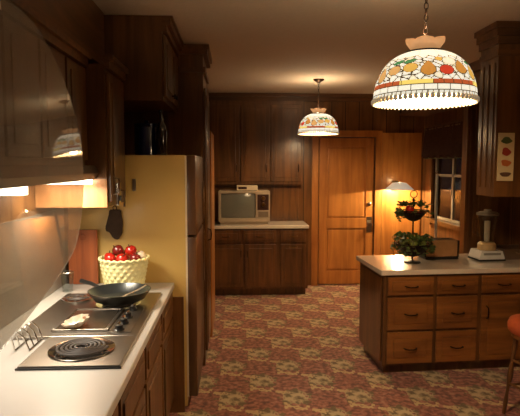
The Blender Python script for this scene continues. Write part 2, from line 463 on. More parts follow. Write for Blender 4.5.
# television
tv = thing('television', 'silver-beige box television with dark grey screen on the back counter', 'television', (-.20, 6.66, .913))
m = MB(); m.box(0, .66, .03, .34, .035, .435, .012); m.box(.06, .60, .33, .43, .07, .38, .03); m.build('housing', TVB, tv)
m = MB()
m.box(0, .66, 0, .0295, .405, .435, .004); m.box(0, .66, 0, .0295, .035, .085, .004); m.box(0, .03, 0, .0295, .085, .405, .003); m.box(.48, .66, 0, .0295, .085, .405, .003)
m.build('bezel', TVB, tv)
# bulged tube face
m = MB(); n = 12; g = []
for j in range(n+1):
    r = []
    for i in range(n+1):
        u, v = i/n*2-1, j/n*2-1
        r.append(m.bm.verts.new((.255+u*.224*(1-.02*v*v), .026-.022*(1-u*u*.6-v*v*.4)*1.0, .245+v*.158*(1-.02*u*u))))
    g.append(r)
for j in range(n):
    for i in range(n): m.bm.faces.new((g[j][i], g[j][i+1], g[j+1][i+1], g[j+1][i]))
m.build('screen', SCR, tv, True)
MB().box(.50, .645, -.004, -.0005, .19, .39, .001).build('control_panel', TVD, tv)
for z in (.34, .26):
    m = MB(); m.lathe([(0, 0), (.028, 0), (.024, .02), (.01, .022), (0, .022)], 20); m.build('dial', BRASS, tv, True, Matrix.Translation((.575, -.004, z)) @ RX)
MB().box(.51, .64, -.004, -.0005, .10, .17, .001).build('speaker_grille', plain('grille', srgb(120, 104, 84), .7), tv)
m = MB(); m.box(.02, .64, .02, .32, 0, .034, .004); m.build('base', TVB, tv)
cb = thing('converter_box', 'small tan set-top box sitting on the television', 'box', (.035, 6.72, 1.349))
MB().box(0, .27, 0, .18, .004, .065, .006).build('case', IVORY, cb)
MB().box(.02, .13, -.003, -.0005, .02, .05).build('display', TVD, cb)
MB().box(.01, .26, .01, .17, 0, .004).build('feet', BLACK, cb)

# ------------------------------------------------------------------ kitchen island
ANG = math.radians(3.2)
isl = thing('island_cabinet', 'brown kitchen island with two columns of drawers', 'cabinet', (1.175, 3.98, 0), ANG)
IW = 1.40
b = MB(); b.box(0, IW-.02, .0, .62, .08, .815); b.box(.03, IW-.05, .06, .58, 0, .08)
b.build('body', DK, isl)
rows_ = [(.655, .80), (.375, .635), (.10, .355)]
for c0, c1 in ((.03, .405), (.435, .775), (.81, 1.17)):
    for k, (z0, z1) in enumerate(rows_):
        if c0 > .8 and k: continue
        front(isl, 'drawer', c0, c1, z0, z1, DRAW)
front(isl, 'door', .81, 1.17, .10, .635, DRAW, 'vertical', hx=.85, hz=.5)
sp = MB(); sp.box(-.012, -.001, .03, .59, .11, .79, .003); sp.build('side_panel', DK, isl)
o = tag(MB().box(-.03, IW-.02, -.03, .66, .818, .858, .006).build('countertop', LAMI), 'cream laminate countertop of the island with blender and toaster', 'countertop')
o.location = (1.175, 3.98, 0); o.rotation_euler = (0, 0, ANG)
Mi = Matrix.Translation((1.175, 3.98, 0)) @ Matrix.Rotation(ANG, 4, 'Z')
def I(x, y, z=.859): return tuple(Mi @ Vector((x, y, z)))

# hanging cabinet over the island at right
hc = thing('hanging_cabinet', 'dark wooden ceiling-hung cabinet above the island at right', 'cabinet', (1.80, 3.52, 0))
MB().box(0, .80, 0, .26, 1.46, 2.50).build('body', DK, hc)
c_ = MB()
for k, (o_, z0, z1) in enumerate(((.008, 2.42, 2.46), (.015, 2.50, 2.55), (.03, 2.55, 2.60), (.045, 2.60, 2.638))):
    c_.box(-o_, .81, -o_, .26+o_*.5, z0, z1)
c_.build('crown_moulding', DKH, hc)
front(hc, 'door', .20, .52, 1.50, 2.38, DK, 'vertical', hx=.235, hz=1.86, hm=CHROME); front(hc, 'door', .53, .84, 1.50, 2.38, DK, 'vertical', hx=.80, hz=1.86, hm=CHROME)
fl = MB()
for y in (.05, .13, .21): fl.box(-.006, -.0005, y-.012, y+.012, 1.52, 2.38, .002)
fl.build('fluted_side', DK, hc)
pr = thing('fruit_print', 'narrow cream wall hanging with four small fruit and vegetable pictures', 'picture', (1.815, 3.512, 1.57))
MB().box(0, .115, 0, .006, 0, .33, .001).build('backing', PAPER, pr)
for k, (mm, sc) in enumerate(((P_PU, (1.1, .6)), (P_OR, (1, .8)), (P_RD, (.9, .9)), (P_GR, (1.1, .7)))):
    z = .045+k*.078
    m = MB(); pts = [(.058+.034*sc[0]*math.cos(a)*(1+.18*math.sin(3*a+k)), z+.030*sc[1]*math.sin(a)*(1+.15*math.cos(2*a+k))) for a in [2*PI*i/24 for i in range(24)]]
    m.prism(pts, 'y', -.0025, -.0003); q = m.build('motif', mm, pr)

t = MB(); t.box(2.18, XR, 4.80, 4.90, 0, 2.338); t.box(2.17, 2.35, 4.775, 4.80, 0, 2.338, .004)
for x in (2.21, 2.26, 2.31): t.box(x-.012, x+.012, 4.765, 4.775, 1.0, 2.2, .003)
struct(t.build('trim_5', DK))
# ------------------------------------------------------------------ island objects
# toaster
to = thing('toaster', 'brown and chrome two-slot toaster on the island counter', 'toaster', I(.655, .46), ANG)
m = MB(); m.box(-.145, .145, -.08, .08, .02, .17, .02); m.build('body', plain('toaster_brown_chrome', srgb(190, 146, 98), .25, metal=.25, var=.45, scale=9), to, True)
m = MB(); m.box(-.15, .15, -.085, .085, 0, .022, .006); m.build('base', BLACK, to)
for y in (-.03, .03): MB().box(-.11, .11, y-.012, y+.012, .1702, .173).build('slot', BLACK, to)
MB().box(-.156, -.145, -.08, .08, .02, .165, .004).build('end_cap', BLACK, to); MB().box(.145, .156, -.08, .08, .02, .165, .004).build('end_cap', BLACK, to)
MB().box(.157, .175, -.02, .02, .10, .118, .003).build('lever', BLACK, to)
# added rod behind the toaster, standing in for a pale window mullion
th = thing('mullion_rod', 'slim upright chrome rod added as a window mullion behind the toaster', 'stand', I(.70, .615), ANG)
m = MB(); m.lathe([(0, 0), (.06, 0), (.06, .008), (.02, .014), (0, .014)], 28); m.build('base', CHROME, th, True)
MB().tube([(0, 0, .014), (0, 0, .74)], .012, 12).build('rod', plain('pale_rod', srgb(196, 196, 186), .3, metal=.5), th, True)
MB().ball((0, 0, .75), .018).build('finial', CHROME, th, True)
# blender
bl = thing('blender', 'white electric blender with clear glass jar on the island', 'blender', I(1.05, .36), ANG)
bl.scale = (1.1, 1.1, 1.12)
m = MB()
m.prism([(-.10, 0), (.10, 0), (.105, .02), (.085, .075), (-.085, .075), (-.105, .02)], 'y', -.085, .085)
m.build('base', WHITEP, bl)
MB().box(-.108, .108, -.095, .09, -.0, .012, .003).build('foot', BLACK, bl)
MB().box(-.07, .07, -.0885, -.0855, .045, .062).build('button_row', plain('button_grey', srgb(150, 146, 138), .4), bl)
m = MB(); m.lathe([(0, .076), (.07, .076), (.068, .12), (.055, .135), (0, .135)], 28); m.build('collar', plain('tan_plastic', srgb(198, 168, 120), .4), bl, True)
m = MB(); m.lathe([(.048, .137), (.052, .17), (.068, .27), (.08, .34), (.083, .345), (.079, .346), (.076, .34), (.064, .27), (.048, .17), (.044, .142), (0, .141)], 28)
m.build('jar', WGL, bl, True)
m = MB(); m.lathe([(0, .142), (.020, .142), (.022, .30), (0, .302)], 20); m.build('contents', plain('milky', srgb(205, 190, 160), .6), bl, True)
m = MB(); m.lathe([(0, .347), (.083, .347), (.085, .36), (.06, .372), (.03, .374), (.028, .39), (0, .392)], 28); m.build('lid', plain('lid_grey', srgb(150, 140, 120), .4), bl, True)
MB().tube([(-.075, 0, .32), (-.115, 0, .31), (-.115, 0, .22), (-.06, 0, .19)], .008, 10).build('handle', WGL, bl, True)
# stainless tray at right
tr = thing('steel_tray', 'shallow stainless steel tray on the island beside the blender', 'tray', I(1.345, .44), ANG)
m = MB(); m.box(-.16, .16, -.12, .12, 0, .006) 
for a in ((-.17, -.16, -.13, .13), (.16, .17, -.13, .13), (-.16, .16, -.13, -.12), (-.16, .16, .12, .13)): m.box(a[0], a[1], a[2], a[3], 0, .09, .002)
m.build('pan', STEEL, tr); MB().tube([(-.05, -.13, .06), (-.045, -.155, .06), (.045, -.155, .06), (.05, -.13, .06)], .005).build('handle', STEEL, tr, True)

# two-tier basket stand
st = thing('tiered_basket_stand', 'two-tier dark wire basket stand at the left end of the island', 'fruit stand', I(.345, .28), ANG)
m = MB(); m.lathe([(0, 0), (.07, 0), (.065, .01), (.012, .02), (0, .02)], 24); m.build('base', BRONZE, st, True)
MB().tube([(0, 0, .02), (0, 0, .55)], .007).build('pole', BRONZE, st, True)
MB().tube([(.03*math.cos(a), 0, .578+.03*math.sin(a)) for a in [2*PI*i/16 for i in range(16)]], .004, 8, True).build('ring', BRONZE, st, True)
def tier(z, R, hgt):
    m = MB()
    for k, f in enumerate((.45, .75, .92, 1)):
        zz = z+hgt*(f*f)
        m.tube([(R*f*math.cos(a), R*f*math.sin(a), zz) for a in [2*PI*i/32 for i in range(32)]], .003 if k < 3 else .005, 6, True)
    for i in range(28):
        a = 2*PI*i/28; m.tube([(R*f*math.cos(a), R*f*math.sin(a), z+hgt*f*f) for f in (.08, .3, .5, .7, .85, 1)], .002, 5)
    m.lathe([(0, z), (R*.3, z+hgt*.09), (R*.5, z+hgt*.25), (R*.7, z+hgt*.49), (R*.9, z+hgt*.81)], 24)
    m.build('basket', BRONZE, st, True)
tier(.05, .145, .11); tier(.35, .11, .09)
def fruit(kind, loc, r, mat, label, group, sc=(1, 1, 1), leaf=False):
    m = MB()
    if kind == 'apple': m.lathe([(0, -r*.82), (r*.35, -r*.9), (r*.75, -r*.65), (r, -.05*r), (r*.93, r*.45), (r*.55, r*.82), (r*.2, r*.8), (0, r*.6)], 20)
    elif kind == 'pear': m.lathe([(0, -r), (r*.6, -r*.85), (r, -.1*r), (r*.8, r*.5), (r*.42, r*1.1), (r*.3, r*1.4), (0, r*1.55)], 20)
    else: m.ball((0, 0, 0), r, sc, 3, .12, random.random()*9)
    root = m.build(kind, mat, None, True); root.location = loc
    root.rotation_euler = (random.uniform(-.5, .5), random.uniform(-.5, .5), random.uniform(0, 6))
    s = MB().tube([(0, 0, r*.6), (r*.1, 0, r*(1.75 if kind == 'pear' else 1.2))], r*.06+.001, 6).build('stem', STEM, root)
    if leaf:
        l = MB(); pts = [(0, 0, r), (r*.6, r*.35, r*1.5), (r*1.5, 0, r*1.3), (r*.6, -r*.35, r*1.5)]
        V = [l.bm.verts.new(p) for p in pts]+[l.bm.verts.new((p[0], p[1], p[2]-.002)) for p in pts]
        l.bm.faces.new(V[:4]); l.bm.faces.new(V[4:][::-1])
        for k in range(4): l.bm.faces.new((V[k], V[(k+1) % 4], V[4+(k+1) % 4], V[4+k]))
        l.build('leaf', GRN, root)
    tag(root, label, 'fruit', group)
    return root
B0 = Vector(I(.345, .28))
for k in range(6):
    a = k*PI/3+.3; fruit('pear' if k % 2 else 'apple', tuple(B0+Vector((.085*math.cos(a), .085*math.sin(a), .172))), .034, GRN2, 'green fruit heaped in the lower basket of the tiered stand', 'green fruit in the lower basket', leaf=False)
fruit('apple', tuple(B0+Vector((-.045, -.04, .455))), .034, RED, 'red apple on top of the upper basket of the tiered stand', None)
for k in range(4):
    a = k*PI/2+1.9-1.2*0; fruit('apple', tuple(B0+Vector((.058*math.cos(a+.5), .058*math.sin(a+.5)+.01, .412))), .029, GRN2 if k % 2 else DRED, ['dark red apple in the upper basket of the stand', 'green apple in the upper basket of the stand'][k % 2], 'apples in the upper basket %s' % ('green' if k % 2 else 'dark red'))
# trailing ivy over each tier
def ivy(z, R, n, label, seed, drop):
    random.seed(seed)
    root = thing('ivy_garland', label, 'plant', tuple(B0+Vector((0, 0, z))))
    vine = MB(); lv = MB()
    for i in range(n):
        a = random.uniform(0, 2*PI); r0 = R*random.uniform(.6, 1.0); ln = random.uniform(.3, 1)*drop
        pts = [(r0*math.cos(a), r0*math.sin(a), .03), ((R+.02)*math.cos(a), (R+.02)*math.sin(a), .03), ((R+.035)*math.cos(a+.15), (R+.035)*math.sin(a+.15), -ln*.5), ((R+.03)*math.cos(a+.2), (R+.03)*math.sin(a+.2), -ln)]
        vine.tube(pts, .0015, 5)
        for p in pts+[((R*.9)*math.cos(a), (R*.9)*math.sin(a), .045)]:
            for q in range(2):
                c = Vector(p)+Vector((random.uniform(-.02, .02), random.uniform(-.02, .02), random.uniform(-.012, .025)))
                s = random.uniform(.014, .026); M = Matrix.Translation(c) @ Matrix.Rotation(random.uniform(0, 6), 4, 'Z') @ Matrix.Rotation(random.uniform(-1.2, 1.2), 4, 'X')
                P = [M @ Vector(v) for v in ((-s, 0, 0), (-.3*s, .8*s, .15*s), (s*1.2, 0, 0), (-.3*s, -.8*s, .15*s))]
                V = [lv.bm.verts.new(v) for v in P]; lv.bm.faces.new(V)
                V2 = [lv.bm.verts.new(v+Vector((0, 0, -.001))) for v in P]; lv.bm.faces.new(V2[::-1])
    vine.build('vine', STEM, root); lv.build('leaves', GRN, root)
ivy(.175, .125, 26, 'green leafy ivy trailing over the lower basket of the stand', 5, .12)
ivy(.455, .09, 17, 'green leafy ivy trailing over the upper basket of the stand', 8, .10)

# wall lamp by the back door
wlamp = thing('wall_lamp', 'wall lamp with white shade glowing beside the back door', 'lamp', (2.22, 7.10, 1.395))
m = MB(); m.box(-.04, .04, -.02, -.001, -.07, .07, .006); m.build('backplate', BRASS, wlamp)
MB().tube([(0, -.02, .0), (0, -.10, .03), (0, -.17, .06), (0, -.19, .03)], .008).build('arm', BRASS, wlamp, True)
m = MB(); m.lathe([(.035, .052), (.09, .046), (.186, -.04), (.183, -.04), (.088, .043), (.035, .049)], 40, (0, -.21, 0)); m.lathe([(.19, -.037), (.19, -.045), (.18, -.045), (.18, -.037), (.19, -.037)], 40, (0, -.21, 0))
sm, nt, bb = newmat('lamp_shade_white'); bb.inputs['Base Color'].default_value = srgb(205, 205, 200); bb.inputs['Roughness'].default_value = .5
bb.inputs['Emission Color'].default_value = (1, .86, .66, 1); bb.inputs['Emission Strength'].default_value = .25
m.build('lamp_shade', sm, wlamp, True)
m = MB(); m.ball((0, -.21, .020), .02); m.build('bulb', emitter('bulb_glow', (1, .75, .42, 1), 25), wlamp, True)
MB().box(-.004, .004, -.21, -.19, .03, .05).build('socket', BRASS, wlamp)
light('wall_lamp_light', (2.22, 6.89, 1.374), 30, (1, .70, .36), .01)
light('wall_lamp_uplight', (2.22, 6.89, 1.458), .8, (1, .70, .36), .01)

# ------------------------------------------------------------------ stained glass pendants
def shade_color():
    """returns f(a, t) -> rgb for the leaded glass: t = 0 rim .. 1 top"""
    rnd = random.Random(11)
    white, cream, lead = (1, .93, .74), (1, .86, .58), (.07, .045, .02)
    OR, YE, RE, GR, PK = (.58, .24, .04), (.75, .42, .08), (.60, .05, .02), (.05, .22, .07), (.70, .38, .12)
    cells = []
    for k in range(9):
        t = .22+.055*k; n = 30-k
        for i in range(n): cells.append((2*PI*(i+.5*(k % 2))/n+rnd.uniform(-.05, .05), t+rnd.uniform(-.012, .012), white if rnd.random() < .8 else cream))
    fr = []
    seq = [('o', PK, .40), ('o', YE, .42), ('p', OR, .40), ('o', RE, .36), ('p', OR, .43), ('p', YE, .37), ('o', OR, .30), ('o', RE, .33), ('p', OR, .42), ('p', PK, .36)]
    n = 17
    for i in range(n):
        kd, c, t = seq[i % 10]; fr.append((2*PI*i/n, t, c, kd))
        if i % 5 == 0: fr += [(2*PI*(i+.1)/n, .55, GR, 'l'), (2*PI*(i+.9)/n, .55, GR, 'l')]
        if i % 5 == 3: fr += [(2*PI*(i+.3)/n, .53, cream, 'o'), (2*PI*(i-.3)/n, .57, YE, 's')]
    ARC = .33; R0_ = .226
    def f(a, t):
        if t < .05: return (.85, .8, .64) if (a*64/(2*PI)) % 1 > .2 else (.2, .16, .1)
        if t < .14: return white if (a*26/(2*PI)) % 1 > .06 and t > .058 else lead
        if t < .215:
            if t < .148 or t > .207: return lead
            sN = (a*4/(2*PI)+.12) % 1
            if (a*32/(2*PI)) % 1 < .05: return lead
            return (.50, .10, .03) if sN < .6 else (1, .72, .16)
        if t > .96: return (.06, .03, .01)
        r = R0_*math.cos(t*PI/2*.86)**.72
        for (pa, pt, c, kd) in fr:
            da = (a-pa+PI) % (2*PI)-PI; x = da*r; y = (t-pt)*ARC
            if abs(x) > .07 or abs(y) > .06: continue
            if kd == 'o': d = math.hypot(x/.030, y/.026)
            elif kd == 's': d = math.hypot(x/.018, y/.014)
            elif kd == 'l': d = math.hypot(x/.026, (y-.25*x)/.013)
            else: d = math.hypot(x/(.027-.38*max(-.02, min(.035, y))), y/.040)
            if d < 1: return c
            if d < 1.10: return lead
        if t > .68:
            q = (a*24/(2*PI)) % 1
            return (.55, .48, .32) if q < .05 else white
        d1 = d2 = 9; c1 = white
        for (pa, pt, c) in cells:
            if abs(pt-t) > .13: continue
            da = (a-pa+PI) % (2*PI)-PI; dd = math.hypot(da*r, (pt-t)*ARC)
            if dd < d1: d2 = d1; d1 = dd; c1 = c
            elif dd < d2: d2 = dd
        if d2-d1 < .0036: return lead
        return c1
    return f
SC = shade_color()
gm, nt, bb = newmat('leaded_glass'); N, L = nt.nodes, nt.links
ca = N.new('ShaderNodeVertexColor'); ca.layer_name = 'glass'
L.new(ca.outputs['Color'], bb.inputs['Base Color']); L.new(ca.outputs['Color'], bb.inputs['Emission Color'])
bb.inputs['Emission Strength'].default_value = .8; bb.inputs['Roughness'].default_value = .25
RIMG = plain('rim_bead_glass', srgb(220, 208, 176), .3, var=.2, emit=(1, .86, .6, 1), es=.12)
CRG = plain('amber_petal_glass', srgb(214, 150, 92), .3, emit=(1, .50, .2, 1), es=.38)
def pendant(loc):
    p = thing('pendant_lamp', 'big', 'lamp', loc)
    m = MB(); segs, rr = 420, 80; R0 = .226; HT = .210
    rings = []
    for j in range(rr+1):
        t = j/rr
        th_ = t*PI/2*.86
        r = R0*math.cos(th_)**.72; z = HT*math.sin(th_)/math.sin(PI/2*.86)
        rings.append([m.bm.verts.new((r*math.cos(2*PI*k/segs), r*math.sin(2*PI*k/segs), z)) for k in range(segs)])
    fc = []
    cl = m.bm.loops.layers.float_color.new('glass')
    for j in range(rr):
        for k in range(segs):
            f = m.bm.faces.new((rings[j][k], rings[j][(k+1) % segs], rings[j+1][(k+1) % segs], rings[j+1][k]))
            c = SC(2*PI*(k+.5)/segs, (j+.5)/rr)
            for lp in f.loops: lp[cl] = (c[0], c[1], c[2], 1)
    rt = R0*math.cos(PI/2*.86)**.72
    m.build('glass_shade', gm, p, True)
    m = MB()
    for k in range(64):
        a = 2*PI*k/64; m.ball((R0*math.cos(a), R0*math.sin(a), -.007), .0112, (1, 1, 1.35), 1)
    m.build('beaded_rim', RIMG, p, True)
    m = MB(); m.lathe([(0, HT+.012), (rt*.6, HT+.012), (rt+.012, HT+.004), (rt+.016, HT-.012), (rt+.012, HT-.014)], 32); m.build('collar', BRONZE, p, True)
    m = MB()   # petal crown
    for k in range(6):
        a = 2*PI*k/6+PI/6-.37; M = Matrix.Rotation(a, 4, 'Z')
        pts = []
        for off in (0, .004):
            grid = []
            for j in range(13):
                row = []
                for i in range(7):
                    v = j/12; u = i/6*2-1; wv = .043*math.sqrt(max(.03, 1-((v-.5)/.5)**4)) if v > .5 else .026+.017*math.sin(v*PI)
                    row.append(m.bm.verts.new(M @ Vector((.058+off+.034*v**1.2-.014*u*u, u*wv, HT+.010+.048*v))))
                grid.append(row)
            for j in range(12):
                for i in range(6): m.bm.faces.new((grid[j][i], grid[j][i+1], grid[j+1][i+1], grid[j+1][i]))
    m.build('petal_crown', CRG, p, True)
    top_ = H-loc[2]
    m = MB(); zz = HT+.012
    m.tube([(0, 0, zz), (0, 0, zz+.05)], .008, 10)
    i = 0; z = zz+.045
    while z < top_-.045:
        lk = []
        for q in range(10):
            a = 2*PI*q/10; x, y = .009*math.cos(a), .017*math.sin(a)
            lk.append((x, 0, z+.014+y) if i % 2 else (0, x, z+.014+y))
        m.tube(lk, .0024, 6, True); z += .027; i += 1
    m.build('chain', plain('chain_dark', srgb(44, 34, 24), .6, metal=.3), p)
    m = MB(); m.lathe([(0, top_-.04), (.015, top_-.04), (.03, top_-.03), (.06, top_-.012), (.064, top_-.002), (0, top_-.002)], 28); m.build('ceiling_rose', BRONZE, p, True)
    MB().ball((0, 0, .09), .032, sub=2).build('bulb', emitter('pendant_bulb', (1, .8, .5, 1), 30), p, True)
    return p
P1 = (.865, 2.36, 1.975); P2 = (.955, 5.9, 2.045)
p1 = pendant(P1); p1['label'] = 'large stained glass fruit pendant lamp at upper right, nearer of the two'; p1['group'] = 'stained glass pendant lamps'
p2 = dup(p1, P2, 1.0, 'stained glass pendant lamp hanging farther back in front of the back door')
for o in kids(p2):
    if o.name.startswith('chain') or o.name.startswith('ceiling_rose'):
        o.location.z += P1[2]-P2[2]
        if o.name.startswith('chain'): o.location.z = 0; o.scale.z = 1.0
for P, e in ((P1, 44), (P2, 34)):
    light('pendant_light', (P[0], P[1], P[2]+.045), e, (1, .71, .42), .06)
    light('pendant_glow', (P[0], P[1], P[2]+.253), e*.42, (1, .76, .48), .018)

# ------------------------------------------------------------------ left counter run
CX0, CX1, CY0, CY1 = XL, -.40, -.9, 3.44
lb = thing('counter_base_cabinet', 'dark wooden base cabinets under the left cooktop counter', 'cabinet', (-.43, CY0, 0), PI/2)
# local x runs along +Y, local y runs toward -X
LN = CY1-CY0
b = MB(); b.box(0, LN-.005, 0, .685, .09, .86); b.box(0, LN-.005, .06, .66, 0, .09); b.build('body', DK, lb)
MB().box(LN-.0045, LN+.012, -.09, .66, 0, .80, .002).build('shade_panel', DK, lb)  # added dark sheet standing in for shade low on the refrigerator side
n = 8; wd = LN/n
for k in range(n):
    front(lb, 'drawer', k*wd+.02, (k+1)*wd-.02, .68, .84, DK, 'none'); front(lb, 'door', k*wd+.02, (k+1)*wd-.02, .12, .66, DK, 'none')
tag(MB().box(CX0+.002, CX1, CY0, CY1, .862, .90, .006).build('countertop', LAM), 'white laminate countertop holding the cooktop on the left', 'countertop')
struct(MB().box(XL, XL+.012, CY0, CY1, .902, 1.40).build('trim_3', SPLASH))

# cooktop
ZC = .901
ck = thing('cooktop', 'stainless steel electric cooktop with coil burners and griddle', 'cooktop', (0, 0, ZC))
m = MB(); m.box(-.83, -.44, 1.97, 2.32, 0, .012, .004); m.box(-1.0, -.44, 2.32, 3.12, 0, .012, .004); m.build('top', STEEL, ck)
m = MB(); m.box(-.835, -.435, 1.962, 1.972, 0, .006); m.build('front_trim', BLACK, ck)
def burner(x, y, R, turns):
    m = MB(); m.lathe([(R*1.14, .0135), (R*1.16, .018), (R*1.06, .016), (R*.9, .0128), (0, .0125)], 40, (x, y, 0)); pan = m.build('drip_pan', CHROME, ck, True)
    m = MB(); pts = []; nn = 26*turns
    for i in range(nn+1):
        a = 2*PI*i/26; r = R*.16+(R*.92-R*.16)*i/nn; pts.append((x+r*math.cos(a), y+r*math.sin(a), .026))
    m.tube(pts, R*.045+.0005, 6)
    m.tube([(x, y, .018), (x+R*.9, y, .018)], .003, 6); m.tube([(x, y, .018), (x-R*.5, y+R*.75, .018)], .003, 6); m.tube([(x, y, .018), (x-R*.5, y-R*.75, .018)], .003, 6)
    m.build('coil', IRON, pan, True)
burner(-.635, 2.145, .115, 5); burner(-.64, 2.86, .105, 4); burner(-.90, 2.98, .075, 3)
m = MB(); m.box(-.83, -.60, 2.40, 2.74, .0125, .018, .003); g_ = m.build('griddle', plain('griddle_steel', srgb(176, 160, 142), .25, metal=1, var=.1, scale=4), ck)
m = MB(); m.box(-.845, -.585, 2.385, 2.40, .0125, .022, .002); m.box(-.845, -.585, 2.74, 2.755, .0125, .022, .002); m.box(-.845, -.83, 2.40, 2.74, .0125, .022, .002); m.box(-.60, -.585, 2.40, 2.74, .0125, .022, .002); m.build('griddle_rim', STEEL, ck)
MB().box(-.575, -.475, 2.36, 2.86-.07, .0125, .016, .002).build('control_panel', STEEL, ck)
for y in (2.39, 2.49, 2.59, 2.72):
    m = MB(); m.lathe([(0, 0), (.024, 0), (.024, .004), (.019, .006), (.017, .022), (0, .024)], 20, (-.535, y, .0165)); kb = m.build('knob', BLACK, ck, True)
    MB().box(-.541, -.529, y-.017, y+.017, .041, .052, .002).build('grip', CHROME, kb)

# skillet
sk = thing('skillet', 'dark grey frying pan on the far burner of the cooktop', 'pan', (-.635, 2.87, ZC+.0335))
m = MB(); m.lathe([(0, 0), (.115, 0), (.135, .008), (.168, .055), (.171, .058), (.166, .058), (.132, .014), (.11, .006), (0, .006)], 48); m.build('pan', PAN, sk, True)
MB().tube([(-.13, .10, .045), (-.20, .16, .058), (-.27, .21, .062)], [.010, .011, .014], 10).build('handle', BLACK, sk, True)
sp = thing('spatula', 'pale grey spatula lying across the frying pan', 'utensil', (-.60, 2.84, ZC+.0335))
MB().tube([(-.03, -.03, .022), (.06, .055, .048), (.10, .09, .066)], .006, 8).build('handle', STEEL, sp, True)
MB().box(-.035, .035, -.03, .03, 0, .003, .001, M=Matrix.Translation((-.06, -.05, .012)) @ Matrix.Rotation(.75, 4, 'Z')).build('blade', STEEL, sp)

# basket with apples
bx_ = Vector((-.685, 3.24, .902))
bk = thing('woven_basket', 'pale yellow woven basket full of apples by the refrigerator', 'basket', tuple(bx_))
m = MB(); seg = 144; hh = .20; rws = 56; rings = []
for j in range(rws+1):
    v = j/rws; R = .112+.036*v
    ring = []
    for k in range(seg):
        a = 2*PI*k/seg
        w_ = .004*math.sin(a*20+(PI if int(v*8) % 2 else 0))*abs(math.sin(v*8*PI))**.6+.002*abs(math.sin(v*8*PI))
        ring.append(m.bm.verts.new(((R+w_)*math.cos(a), (R+w_)*math.sin(a), .002+hh*v)))
    rings.append(ring)
for A, B in zip(rings, rings[1:]):
    for k in range(seg): m.bm.faces.new((A[k], A[(k+1) % seg], B[(k+1) % seg], B[k]))
m.bm.faces.new(rings[0][::-1])
m.lathe([(.146, hh), (.140, hh-.05), (.106, .01), (0, .01)], 36)
m.build('body', WICK, bk, True)
m = MB(); m.tube([(.149*math.cos(a), .149*math.sin(a), hh+.002+.004*math.sin(a*24)) for a in [2*PI*i/96 for i in range(96)]], .0075, 8, True); m.build('rim', WICK, bk, True)
appl = [(-.072, -.060, .205, .036, RED), (.004, -.088, .207, .037, RED), (.078, -.052, .205, .036, DRED), (-.040, .015, .245, .037, DRED), (.040, .012, .243, .037, RED), (-.094, .022, .203, .034, RED), (.098, .030, .205, .034, CREAM), (.0, .095, .205, .036, RED)]
al = ['bright red apple at front left of the yellow basket', 'bright red apple at front centre of the yellow basket', 'dark red apple at front right of the yellow basket', 'dark red apple on top of the basket pile at left', 'red apple on top of the basket pile at right', 'red apple at the left rim of the yellow basket', 'cream coloured round onion at the right rim of the basket', 'red apple at the back of the yellow basket']
for (x, y, z, r, mt), lb_ in zip(appl, al):
    fruit('apple' if mt is not CREAM else 'onion', (bx_.x+x, bx_.y+y, bx_.z+z), r, mt, lb_, 'apples in the yellow basket' if mt is not CREAM else None)

# shell spoon rest, wire rack and tumbler
sr = thing('spoon_rest', 'small cream shell-shaped dish lying on the cooktop griddle', 'dish', (-.755, 2.45, ZC+.0185), .5)
m = MB()
m.lathe([(0, 0), (.03, .0), (.05, .018), (.056, .030), (.052, .031), (.044, .020), (.026, .006), (0, .005)], 40, wob=lambda a, r, z: (r*(1+.10*math.sin(a*9)*(z > .01))*(1.0 if math.cos(a) < .3 else 1.12), .012*math.cos(a)*(r/.05)**2))
m.build('dish', CREAM, sr, True); MB().ball((.052, 0, .034), .012, (1.4, 1, .7)).build('tab', plain('tan_glaze', srgb(160, 110, 70), .4), sr, True)
wr_ = thing('wire_rack', 'small curved chrome wire rack at the left of the cooktop', 'rack', (-.90, 2.17, .901))
m = MB()
for k in range(4):
    y = k*.05; m.tube([(-.02, y, .004), (-.03, y, .05), (-.01, y, .085), (.02, y, .06), (.04, y, .004)], .0035, 8)
m.tube([(-.02, 0, .004), (-.02, .15, .004)], .0035, 8); m.tube([(.04, 0, .004), (.04, .15, .004)], .0035, 8)
m.build('wires', CHROME, wr_, True)
gt = thing('glass_tumbler', 'clear glass tumbler standing behind the cooktop against the backsplash', 'glass', (-1.03, 3.22, .901))
m = MB(); m.lathe([(0, 0), (.03, 0), (.036, .06), (.040, .12), (.037, .12), (.033, .06), (.027, .008), (0, .008)], 28); m.build('glass', WGL, gt, True)
m = MB(); m.tube([(.040*math.cos(a), .040*math.sin(a), .12) for a in [2*PI*i/24 for i in range(24)]], .0018, 6, True); m.build('rim', CHROME, gt)

# wooden board behind the basket
bd = thing('cutting_board', 'reddish wooden board leaning in the corner left of the basket', 'board', (-1.02, 3.415, .9015))
m = MB(); m.box(-.06, .13, -.012, .012, 0, .36, .008); m.tube([(.035+.02*math.cos(a), -.014, .31+.02*math.sin(a)) for a in [2*PI*i/14 for i in range(14)]], .004, 6, True); m.build('board', wood('red_board', srgb(120, 58, 28), srgb(168, 90, 46)), bd)

